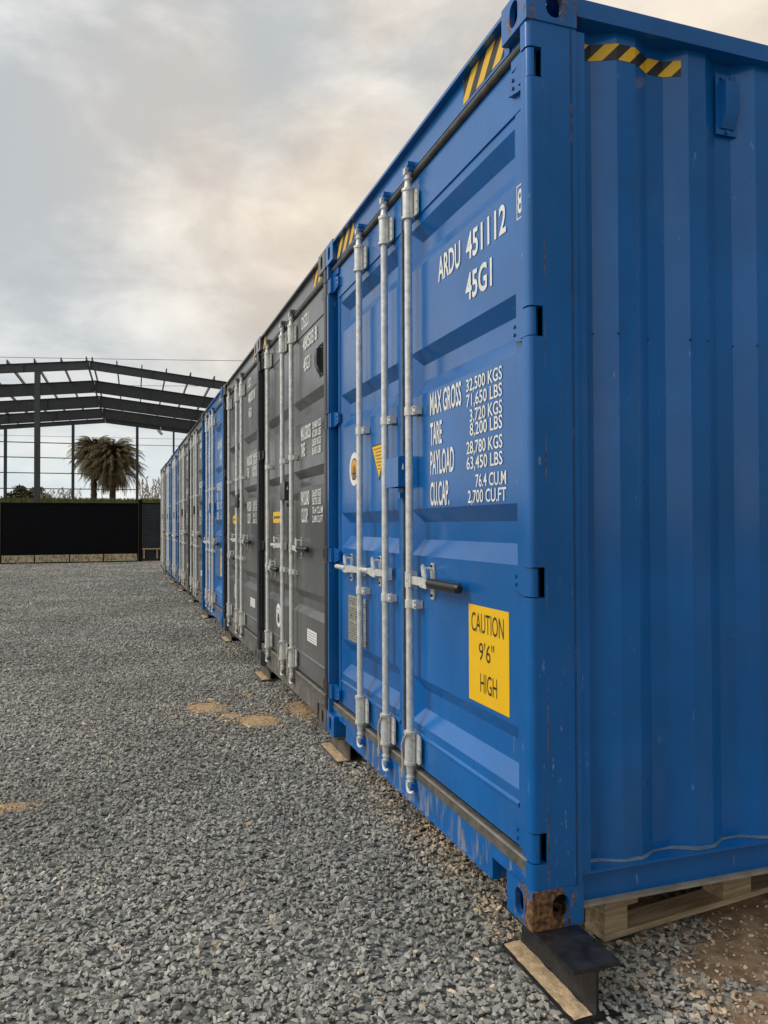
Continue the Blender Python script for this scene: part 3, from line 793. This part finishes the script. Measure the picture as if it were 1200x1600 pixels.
# loose stones
bases = []
for k in range(18):
    bm = bmesh.new(); rr = random.Random(100+k)
    for j in range(9):
        a = rr.uniform(0, 2*math.pi); zc = rr.uniform(-1, 1); s_ = math.sqrt(1-zc*zc)
        bm.verts.new((s_*math.cos(a), s_*math.sin(a)*rr.uniform(.6, .85), zc*rr.uniform(.38, .62)))
    ret = bmesh.ops.convex_hull(bm, input=bm.verts[:])
    bmesh.ops.delete(bm, geom=[v for v in bm.verts if not v.link_faces], context='VERTS')
    bmesh.ops.triangulate(bm, faces=bm.faces[:]); bmesh.ops.recalc_face_normals(bm, faces=bm.faces[:]); bm.verts.ensure_lookup_table()
    bases.append((np.array([v.co[:] for v in bm.verts]), np.array([[v.index for v in f.verts] for f in bm.faces]))); bm.free()
def scatter(x0, x1, y0, y1, dens, smin, smax, keep=None):
    n = int((x1-x0)*(y1-y0)*dens); x = rng.uniform(x0, x1, n); y = rng.uniform(y0, y1, n); s = rng.uniform(0, 1, n)**1.6*(smax-smin)+smin
    if keep is not None: k = keep(x, y); x, y, s = x[k], y[k], s[k]
    return x, y, s
def frustum(x, y):             # a generous wedge round what can be seen
    d = y+2.1; return (x > -1.2-.36*d-1.1) & (x < np.where(y < .25, 1.9, np.where(y < 2.3, 1.2, .8)))
parts = [scatter(-3.6, 1.9, -1.1, 2.6, 4300, .0065, .0185, frustum), scatter(-4.4, .9, 2.6, 6, 3000, .0075, .020, frustum), scatter(-6.5, .7, 6, 12, 1300, .011, .023, frustum), scatter(-8, .5, 12, 20, 550, .014, .028, frustum), scatter(-9, .3, 20, 28.8, 330, .018, .034, frustum)]
px_ = np.concatenate([p[0] for p in parts]); py_ = np.concatenate([p[1] for p in parts]); ps = np.concatenate([p[2] for p in parts])
sm = sand(px_, py_)
halo = np.zeros_like(px_)
for (cx, cy, rx, ry, a) in BLOBS: halo = np.maximum(halo, a*np.exp(-(((px_-cx)/(rx*1.5))**2+((py_-cy)/(ry*1.5))**2)))
halo = np.clip(halo*1.5*vn(px_, py_, 14, 6)-.1, 0, 1)
k = rng.uniform(0, 1, len(px_)) > sm*np.where(px_ > .35, .72, .86)
nb = np.round(py_/2.455); dy = py_-nb*2.455                          # nothing lies on beams or inside the pallet
k &= ~((px_ > -.008) & (px_ < np.where(py_ < .1, .100, .172)) & (dy > np.where(nb == 0, -.225, -.2)) & (dy < .24))
k &= ~((px_ > .33) & (py_ > .10+.12*(px_-.34)) & (py_ < 1.1))
ps = ps*np.where(sm > .3, .7, 1.0)
px_, py_, ps, sm, halo = px_[k], py_[k], ps[k], sm[k], halo[k]
n = len(px_); hz = height(px_, py_)+np.where((px_ > .09) & (px_ < .16) & (py_ > -.22) & (py_ < .1), .018, 0)
az = rng.uniform(0, 2*np.pi, n); tx = rng.normal(0, .30, n); ty = rng.normal(0, .30, n)
layer = rng.uniform(.1, 1.0, n)
cx_, sx_ = np.cos(tx), np.sin(tx); cy_, sy_ = np.cos(ty), np.sin(ty); ca, sa = np.cos(az), np.sin(az)
Rz = np.zeros((n,3,3)); Rz[:,0,0]=ca; Rz[:,0,1]=-sa; Rz[:,1,0]=sa; Rz[:,1,1]=ca; Rz[:,2,2]=1
Rx = np.zeros((n,3,3)); Rx[:,0,0]=1; Rx[:,1,1]=cx_; Rx[:,1,2]=-sx_; Rx[:,2,1]=sx_; Rx[:,2,2]=cx_
Ry = np.zeros((n,3,3)); Ry[:,1,1]=1; Ry[:,0,0]=cy_; Ry[:,0,2]=sy_; Ry[:,2,0]=-sy_; Ry[:,2,2]=cy_
RR = Rx@Ry@Rz
tanm = np.clip(1.45-np.abs(px_-.27)/.26, 0, 1)*(py_ < 2.4)*(vn(px_, py_, 3, 8) > .30)*np.clip(.35+vn(px_, py_, 8, 9), 0, 1)
tanm = np.maximum(tanm, np.clip((px_-.45)/.2, 0, 1)*(py_ < .6)*.65); tanm = np.maximum(np.maximum(tanm, sm*1.1), halo)
tanv = np.clip(tanm*rng.uniform(.2, 1.15, n)+(rng.uniform(0, 1, n) > .985)*.8, 0, 1)
V, F, T, off = [], [], [], 0
which = rng.integers(0, len(bases), n)
for bi, (bv, bf) in enumerate(bases):
    sel = np.where(which == bi)[0]
    if not len(sel): continue
    p = np.einsum('nij,vj->nvi', RR[sel], bv)*ps[sel][:,None,None]*np.array([1, 1, 1])
    p[:,:,0] += px_[sel][:,None]; p[:,:,1] += py_[sel][:,None]; p[:,:,2] += (hz[sel]+ps[sel]*.30+layer[sel]*.009)[:,None]
    V.append(p.reshape(-1, 3)); nv = len(bv)
    F.append((bf[None]+(off+np.arange(len(sel))*nv)[:,None,None]).reshape(-1, 3)); T.append(np.repeat(tanv[sel], nv)); off += len(sel)*nv
V = np.concatenate(V); F = np.concatenate(F); T = np.concatenate(T)
me = bpy.data.meshes.new('gravel'); me.vertices.add(len(V)); me.vertices.foreach_set('co', V.reshape(-1).astype(np.float32))
me.loops.add(F.size); me.loops.foreach_set('vertex_index', F.reshape(-1).astype(np.int32))
me.polygons.add(len(F)); me.polygons.foreach_set('loop_start', np.arange(0, F.size, 3, dtype=np.int32)); me.polygons.foreach_set('loop_total', np.full(len(F), 3, dtype=np.int32))
me.update(calc_edges=True); me.polygons.foreach_set('use_smooth', [False]*len(F))
at = me.attributes.new('tan', 'FLOAT', 'POINT'); at.data.foreach_set('value', T.astype(np.float32))
mt, nt, b = pbr('crushed_stone', (.2,.2,.19), .78, 0, .35); o = objc(nt)
gi = nt.n('ShaderNodeNewGeometry'); rnd = gi.outputs['Random Per Island']
c = nt.mix(nt.math('POWER', rnd, 1.5), (.262,.252,.220), (.445,.43,.375))
r2n = nt.math('FRACT', nt.math('MULTIPLY', rnd, 37.7))
c = nt.mix(nt.math('MULTIPLY', nt.math('GREATER_THAN', r2n, .985), .7), c, (.68,.66,.60))
c = nt.mix(nt.math('MULTIPLY', nt.math('LESS_THAN', r2n, .10), .35), c, (.14,.15,.18))
c = nt.mix(nt.math('MULTIPLY', nt.ramp(nt.noise(o, 160, 3, .6), .4, .7), .25), c, (.45,.44,.41))
atn = nt.n('ShaderNodeAttribute', attribute_name='tan')
hv = nt.n('ShaderNodeHueSaturation'); nt.link(c, hv.inputs['Color']); nt.link(nt.math('ADD', .80, nt.math('MULTIPLY', nt.ramp(nt.noise(o, .7, 5, .65), .34, .66), .36)), hv.inputs['Value']); c = hv.outputs[0]
tcol = nt.mix(rnd, (.30,.20,.115), (.76,.60,.42))
c = nt.mix(nt.ramp(atn.outputs['Fac'], .12, .8), c, tcol)
nt.link(c, b.inputs['Base Color']); bump(nt, b, nt.noise(o, 300, 3, .6), .25, .002)
me.materials.append(mt); go = bpy.data.objects.new('gravel', me); C.objects.link(go); tag(go, kind='stuff')
print('stones', n, 'tris', len(F))

# wide terrain: flat round the yard, rising into a grassy bank behind the steel frame
mb = MB(); gx = np.linspace(-300, 300, 61); gy = np.concatenate([np.linspace(-200, 26, 12), np.linspace(30, 110, 41), np.linspace(130, 900, 12)])
def terr(x, y):
    if y < 30.5: return -.05
    tt = min(1, max(0, (y-34)/34)); return -.05+3.22*tt*tt*(3-2*tt)+.25*float(vn(x, y, .12, 3))*min(1, (y-30.5)/6)
vs = [(x, y, terr(x, y)) for y in gy for x in gx]; nn = len(gx)
fs = [(j*nn+i, j*nn+i+1, (j+1)*nn+i+1, (j+1)*nn+i) for j in range(len(gy)-1) for i in range(nn-1)]
mt, nt, b = pbr('dry_grass', (.15,.13,.06), .95); o = objc(nt)
c = nt.mix(nt.ramp(nt.noise(o, .5, 5, .6), .4, .6), (.19,.125,.07), (.10,.10,.04)); c = nt.mix(nt.ramp(nt.noise(o, 5, 4, .6), .5, .7), c, (.24,.18,.10))
nt.link(c, b.inputs['Base Color']); bump(nt, b, nt.noise(o, 8, 4), .6, .1)
mb.add(vs, fs, mt); g = link('ground', mb.mesh('ground', True)); tag(g, kind='structure')

# ------------------------------------------------------------------ gate and fence
GY = 29.0
gate = empty('sliding_gate', (-5.25, GY, 0)); tag(gate, 'wide black steel sliding gate closing the gravel yard', 'gate')
gw = 4.78
mb = MB(); mb.box(.05, gw-.05, .0, .012, .36, 2.18, m_gate)
for k in range(1, 5): mb.box(gw*k/5-.012, gw*k/5+.012, -.006, 0, .36, 2.18, m_gate)
link('panel', mb.mesh('panel'), gate)
mb = MB(); mb.box(0, gw, -.03, .04, 2.18, 2.235, m_gate); mb.box(0, gw, -.03, .04, .31, .36, m_gate); mb.box(0, .05, -.03, .04, .045, 2.18, m_gate); mb.box(gw-.05, gw, -.03, .04, .045, 2.18, m_gate)
mb.box(0, gw, -.035, .045, .0, .045, m_gate)
link('gate_frame', mb.mesh('gate_frame'), gate, .004)
for k in (1.14, 2.34, 3.52):
    mb = MB(); mb.box(k-.02, k+.02, -.02, .03, .046, .31, m_gate); link('short_post', mb.mesh('short_post'), gate)
for k in (1.1, 3.7):
    mb = MB(); mb.cyl((k, -.005, .02), (k, .02, .02), .04, m_galv, 12); link('wheel', mb.mesh('wheel'), gate)
def gpost(x, lab):
    mb = MB(); mb.box(-.065, .065, -.065, .065, 0, 2.34, m_gate); mb.box(-.075, .075, -.075, .075, 2.34, 2.36, m_gate)
    tag(link('gate_post', mb.mesh('gate_post'), None, .004, (x, GY+.02, 0)), lab, 'post', 'posts of the sliding gate')
gpost(-.40, 'square black post between sliding gate and ribbed cladding wall'); gpost(-5.36, 'square black post at the left end of the sliding gate')
def clad(x0, x1, lab):
    mb = MB(); n = 28; z0 = .02; hgt = 2.19; pts = []
    for k in range(n):
        a = z0+hgt*k/n; p = hgt/n; pts += [(0, a), (0, a+p*.40), (.035, a+p*.55), (.035, a+p*.9)]
    pts += [(0, z0+hgt), (.05, z0+hgt), (.05, z0)]
    mb.prism(pts, 0, 0, x1-x0, m_clad); mb.box(-.01, x1-x0, -.015, .065, z0+hgt+.001, z0+hgt+.035, m_gate)
    return tag(link('cladding_wall', mb.mesh('cladding_wall'), None, 0, (x0, GY, 0)), lab, 'wall')
clad(-.33, 14, 'dark horizontally ribbed metal wall between gate post and end of container row')
clad(-20, -5.43, 'dark horizontally ribbed metal wall left of the sliding gate')
mb = MB(); mb.box(0, .66, 0, .14, .0, .04, m_wood); mb.box(.04, .08, .02, .12, -.36+.01, 0, m_wood); mb.box(.52, .56, .02, .12, -.35, 0, m_wood)
tag(link('plank_bench', mb.mesh('plank_bench'), None, 0, (-.33, GY-.17, .49-.02+.0)), 'narrow wooden plank set low against the ribbed wall', 'plank')

# ------------------------------------------------------------------ steel portal frame
bld = empty('steel_frame_building', (-2.64, 40.57, 0), -.0185); tag(bld, 'unclad grey steel portal frame of a large shed behind the gate', 'steel frame')
bay = 5.69; half = 12.0; HR = 9.88; sl = .1035
DEP = [.44, .70, .74, .70, .33]
for k in range(5):
    yy = k*bay; d = DEP[k]
    for s in (-1, 1):
        mb = MB(); ang = math.atan(sl); fl = .10
        # I-section rafter: web + flanges, following the slope
        for (a0, a1, t0, t1) in ((0, half, 0, .016), (0, half, d-.016, d)):
            vs = [(s*x, yy+w_, HR-sl*x-tt_) for x in (a0, a1) for w_ in (-fl, fl) for tt_ in (t0, t1)]
            mb.add(vs, [(0,1,3,2),(4,6,7,5),(0,4,5,1),(2,3,7,6),(0,2,6,4),(1,5,7,3)], m_steel)
        vs = [(s*x, yy+w_, HR-sl*x-tt_) for x in (0.004, half) for w_ in (-.006, .006) for tt_ in (.016, d-.016)]
        mb.add(vs, [(0,1,3,2),(4,6,7,5),(0,4,5,1),(2,3,7,6),(0,2,6,4),(1,5,7,3)], m_steel)
        for q_ in (.05, 3.1, 6.2, 9.2): mb.box(min(s*q_, s*(q_+.03)), max(s*q_, s*(q_+.03)), yy-fl-.004, yy+fl+.004, HR-sl*q_-d-.004, HR-sl*q_-.004, m_steel)
        link('rafter', mb.mesh('rafter'), bld)
        mb = MB(); xx = s*half; mb.box(xx-.16, xx+.16, yy-.09, yy-.078, 0, HR-sl*half-.2, m_steel); mb.box(xx-.16, xx+.16, yy+.078, yy+.09, 0, HR-sl*half-.2, m_steel); mb.box(xx-.008, xx+.008, yy-.077, yy+.077, 0, HR-sl*half-.25, m_steel)
        link('column', mb.mesh('column'), bld)
for s in (-1, 1):
    for j in range(0, 10):
        x = .10 + j*1.245 if j else .14
        if x > half: continue
        mb = MB(); z = HR-sl*x; x *= s
        mb.box(x-.028, x+.028, -.16, 4*bay+.16, z+.006, z+.20, m_steel)
        link('purlin', mb.mesh('purlin'), bld)
def col(x, yy, w_, top):
    mb = MB(); mb.box(x-w_/2, x+w_/2, yy-.11, yy-.098, 0, top, m_steel); mb.box(x-w_/2, x+w_/2, yy+.098, yy+.11, 0, top, m_steel); mb.box(x-.008, x+.008, yy-.097, yy+.097, 0, top, m_steel)
    link('column', mb.mesh('column'), bld)
col(-2.45, 0, .27, HR-sl*2.45-.45)
for x in (-7.2, -2.38, 2.42): col(x, 4*bay, .21, HR-sl*abs(x)-.34)
col(5.25, 4*bay, .14, HR-sl*5.25-.34)
for z in (7.84, 6.68, 5.48, 4.27):
    mb = MB(); mb.box(-7.1, -2.49, 4*bay-.02, 4*bay+.02, z-.035, z+.035, m_steel)
    mb.box(-2.27, 2.31, 4*bay-.02, 4*bay+.02, z-.035, z+.035, m_steel) if z < 7 else None
    mb.box(-11.9, -7.31, 4*bay-.02, 4*bay+.02, z-.035, z+.035, m_steel)
    link('girt', mb.mesh('girt'), bld)
lp = empty('floodlight', (1.9, 60.8, 8.55)); tag(lp, 'small pale floodlight hanging under the rearmost rafter of the steel frame', 'floodlight')
mb = MB(); mb.box(-.03, .03, -.03, .03, .1, .55, m_galv); link('bracket', mb.mesh('bracket'), lp)
mb = MB(); mb.prism([(-.28, .22), (.05, -.12), (.18, -.02), (-.12, .30)], 1, -.18, .18, m_galv); link('lamp_housing', mb.mesh('lamp_housing'), lp)

# ------------------------------------------------------------------ overhead wires
m_wire = simple('wire_black', (.03,.03,.035), .6, 0, .1)
def wire(x0, z0, x1, z1, y, lab, r=.022):
    pts = []
    for k in range(25):
        f = k/24; pts.append((x0+(x1-x0)*f, y, z0+(z1-z0)*f-1.6*4*f*(1-f)*.15))
    mb = MB(); mb.tube(pts, r, m_wire, 5); tag(link('overhead_wire', mb.mesh('overhead_wire')), lab, 'wire', 'overhead wires crossing the sky behind the steel frame')
wire(-40, 13.6, 34, 17.2, 66, 'topmost thin wire crossing the sky just above the steel roof frame', .02)
wire(-40, 11.9, 34, 15.2, 68, 'thin wire crossing behind the upper rafters, second from the top', .018)
wire(-40, 9.2, 34, 9.9, 72, 'thin wire high behind the rear columns, just over the palm crowns', .015)
wire(-40, 8.6, 34, 8.9, 70, 'dark wire level with the middle of the palm crowns', .024)

# ------------------------------------------------------------------ vegetation
def leafmat(name, c0, c1, c2=None):
    mt, nt, b = pbr(name, c0, .65, 0, .3); gi = nt.n('ShaderNodeNewGeometry')
    c = nt.mix(gi.outputs['Random Per Island'], c0, c1)
    nt.link(c, b.inputs['Base Color']); return mt
m_palm = leafmat('palm_leaf', (.045,.040,.015), (.22,.160,.062)); m_palm_dry = leafmat('palm_leaf_dry', (.06,.036,.016), (.22,.12,.048))
m_trunk = simple('palm_bark', (.085,.060,.042), .9, 0, .4, 6, .8); m_fruit = simple('date_stalks', (.24,.09,.025), .8, 0, .4, 9)
m_bush = leafmat('bush_leaf', (.028,.036,.014), (.13,.105,.045)); m_bush2 = leafmat('grey_bush_leaf', (.12,.125,.10), (.26,.26,.22)); m_reed = leafmat('dry_reed', (.36,.29,.20), (.58,.50,.40)); m_grass = leafmat('bank_grass', (.075,.10,.025), (.23,.20,.08))
def palm(x, y, zc, scale, seed, lab):
    rr = random.Random(seed); root = empty('palm_tree', (x, y, 2.9)); tag(root, lab, 'palm tree', 'palms behind the steel frame')
    zc -= 2.9
    mb = MB(); n = 10; prev = None
    for k in range(12):
        a, b2 = zc*k/12, zc*(k+1)/12; mb.cyl((0, 0, a), (0, 0, b2), .30+.02*(k % 2), m_trunk, 12, .27+.02*((k+1) % 2))
    mb.cyl((0, 0, zc-.9), (0, 0, zc+.05), .28, m_trunk, 12, .55)
    link('trunk', mb.mesh('trunk', True), root)
    cr = MB(); dr = MB()
    def frond(target, mat, az, el, ln, droop):
        # rachis arcs out and droops
        pts = []; p = Vector((0, 0, zc)); e = el; seg = 14; st = ln/seg
        for k in range(seg+1):
            pts.append(p.copy()); d = Vector((math.cos(az)*math.cos(e), math.sin(az)*math.cos(e), math.sin(e))); p = p+d*st; e -= droop*(.35+1.3*k/seg)/seg
        side = Vector((-math.sin(az), math.cos(az), 0))
        tw = rr.uniform(-.5, .5)
        for k in range(1, seg):
            a, b2 = pts[k], pts[k+1]; d = (b2-a).normalized(); upv = side.cross(d).normalized(); w0 = .030*scale*(1-k/seg)+.012
            target.add([a-side*w0, a+side*w0, b2+side*w0, b2-side*w0], [(0,1,2,3)], mat)
            ll = ln*.17*math.sin(math.pi*min(1, .18+k/seg*.80))**.7
            for s in (-1, 1):
                for h in (0, .5):
                    q_ = a.lerp(b2, h); dirv = (side*s*math.cos(.5+tw*.3)+d*.75-upv*(-.15)+Vector((0, 0, -.45))).normalized()
                    l2 = ll*rr.uniform(.8, 1.15); wv = d*(.046*scale)
                    tip = q_+dirv*l2+Vector((0, 0, -.12*l2))
                    target.add([q_-wv, q_+wv, tip], [(0,1,2)], mat)
    nf = 240
    for k in range(nf):
        f = (k+.5)/nf; el = R(84)-f**.9*R(150); az = k*2.39996+rr.uniform(-.15, .15)
        ln = scale*(2.5+1.0*min(1, f*1.6))*rr.uniform(.76, 1.14)
        frond(cr, m_palm, az, el, ln, R(100) if f < .5 else R(48))
    for k in range(90):
        frond(dr, m_palm_dry, rr.uniform(0, 6.28), R(-50)-rr.uniform(0, R(30)), scale*rr.uniform(2.3, 3.5), R(28))
    for k in range(12):
        az = rr.uniform(0, 6.28); frond(dr, m_fruit, az, R(20)+rr.uniform(-.5, .4), scale*rr.uniform(.7, 1.1), R(90))
    link('crown', cr.mesh('crown'), root); link('dead_fronds', dr.mesh('dead_fronds'), root)
palm(-1.75, 75.3, 7.80, 1.03, 1, 'large palm with a mop of drooping fronds, right one of two behind the steel frame')
palm(-3.45, 76.9, 8.45, .84, 2, 'palm half hidden behind the larger one, its crown showing to the left')

def bush(x, y, z, rx, ry, rz, n, mat, lab, name, cat, leaf=.22, seed=1):
    rr = random.Random(seed); root = empty(name, (x, y, z)); tag(root, lab, cat)
    mb = MB(); st = MB()
    for k in range(9):
        a = rr.uniform(0, 6.28); e = Vector((math.cos(a)*rx*.6*rr.random(), math.sin(a)*ry*.5, rz*rr.uniform(.8, 1.5))); st.cyl((0, 0, -.4), e, .06, m_trunk, 6, .015)
    cl = []
    for _ in range(46):
        a = rr.uniform(0, 6.28); q_ = rr.random()**.5; zf = rr.random()*math.sqrt(max(0, 1-q_*q_))
        cl.append((Vector((math.cos(a)*q_*rx, math.sin(a)*q_*ry, rz*1.45*zf)), rr.uniform(.5, .95)))
    for k in range(n):
        c, cr_ = rr.choice(cl); d = Vector((rr.gauss(0, 1), rr.gauss(0, 1), rr.gauss(0, 1))).normalized()*cr_*rr.uniform(.2, 1)*min(rx, rz)*.6
        p = c+d
        if p.z < -.3: continue
        u = Vector((rr.gauss(0, 1), rr.gauss(0, 1), rr.gauss(0, .7)+.5)).normalized(); v = u.orthogonal().normalized(); l = leaf*rr.uniform(.6, 1.3)
        mb.add([p-v*l*.28, p+u*l*.5, p+v*l*.28, p-u*l*.35], [(0,1,2,3)], mat)
    link('foliage', mb.mesh('foliage'), root); link('stems', st.mesh('stems'), root)
bush(-8.75, 72, 3.2, 2.0, 1.3, 1.05, 5200, m_bush, 'dense dark round bush behind the gate, left of the steel columns', 'bush', 'bush', .27, 5)
bush(-12.6, 70, 3.2, 1.0, 1.0, 1.4, 1100, m_bush2, 'thin greyish bush at the far left above the gate', 'bush', 'bush', .22, 6)

# reeds and bank grass
mb = MB(); rr = random.Random(9)
def reed(mb, x, y, z, h, lean, mat, plume=True):
    p = Vector((x, y, z)); a = rr.uniform(0, 6.28); e = Vector((math.cos(a)*lean, math.sin(a)*lean, 0)); w_ = Vector((.022, 0, 0)); seg = 5; pts = [p+Vector((0, 0, h*k/seg))+e*(k/seg)**2.2 for k in range(seg+1)]
    for k in range(seg): mb.add([pts[k]-w_, pts[k]+w_, pts[k+1]+w_*.8, pts[k+1]-w_*.8], [(0,1,2,3)], mat)
    if plume:
        for j in range(8):
            q_ = pts[-1]-Vector((0, 0, .08*j)); mb.add([q_, q_+Vector((rr.uniform(-.16, .16), 0, .13)), q_+Vector((rr.uniform(-.14, .14), 0, -.10))], [(0,1,2)], mat)
for k in range(190):
    x = rr.choice([rr.uniform(.6, 5.5), rr.uniform(.6, 5.5), rr.uniform(-8, -5)]); y = rr.uniform(69, 74); reed(mb, x, y, 3.0, rr.uniform(.7, 2.7 if x > 0 else 1.7), rr.uniform(.1, .8), m_reed)
o = link('dry_reeds', mb.mesh('dry_reeds')); tag(o, kind='stuff')
mb = MB()
for k in range(9000):
    x = rr.uniform(-16, 12); y = rr.uniform(62.5, 70); z = terr(x, y)-.05; h = rr.uniform(.15, .5); a = rr.uniform(-.15, .15)
    mb.add([(x-.05, y, z), (x+.05, y, z), (x+a, y, z+h)], [(0,1,2)], m_grass)
for k in range(1500):
    x = rr.uniform(-12, 8); y = rr.uniform(31, 36); z = terr(x, y)-.02; h = rr.uniform(.05, .22); a = rr.uniform(-.08, .08)
    mb.add([(x-.02, y, z), (x+.02, y, z), (x+a, y, z+h)], [(0,1,2)], m_grass if k % 3 else m_reed)
o = link('grass', mb.mesh('grass')); tag(o, kind='stuff')
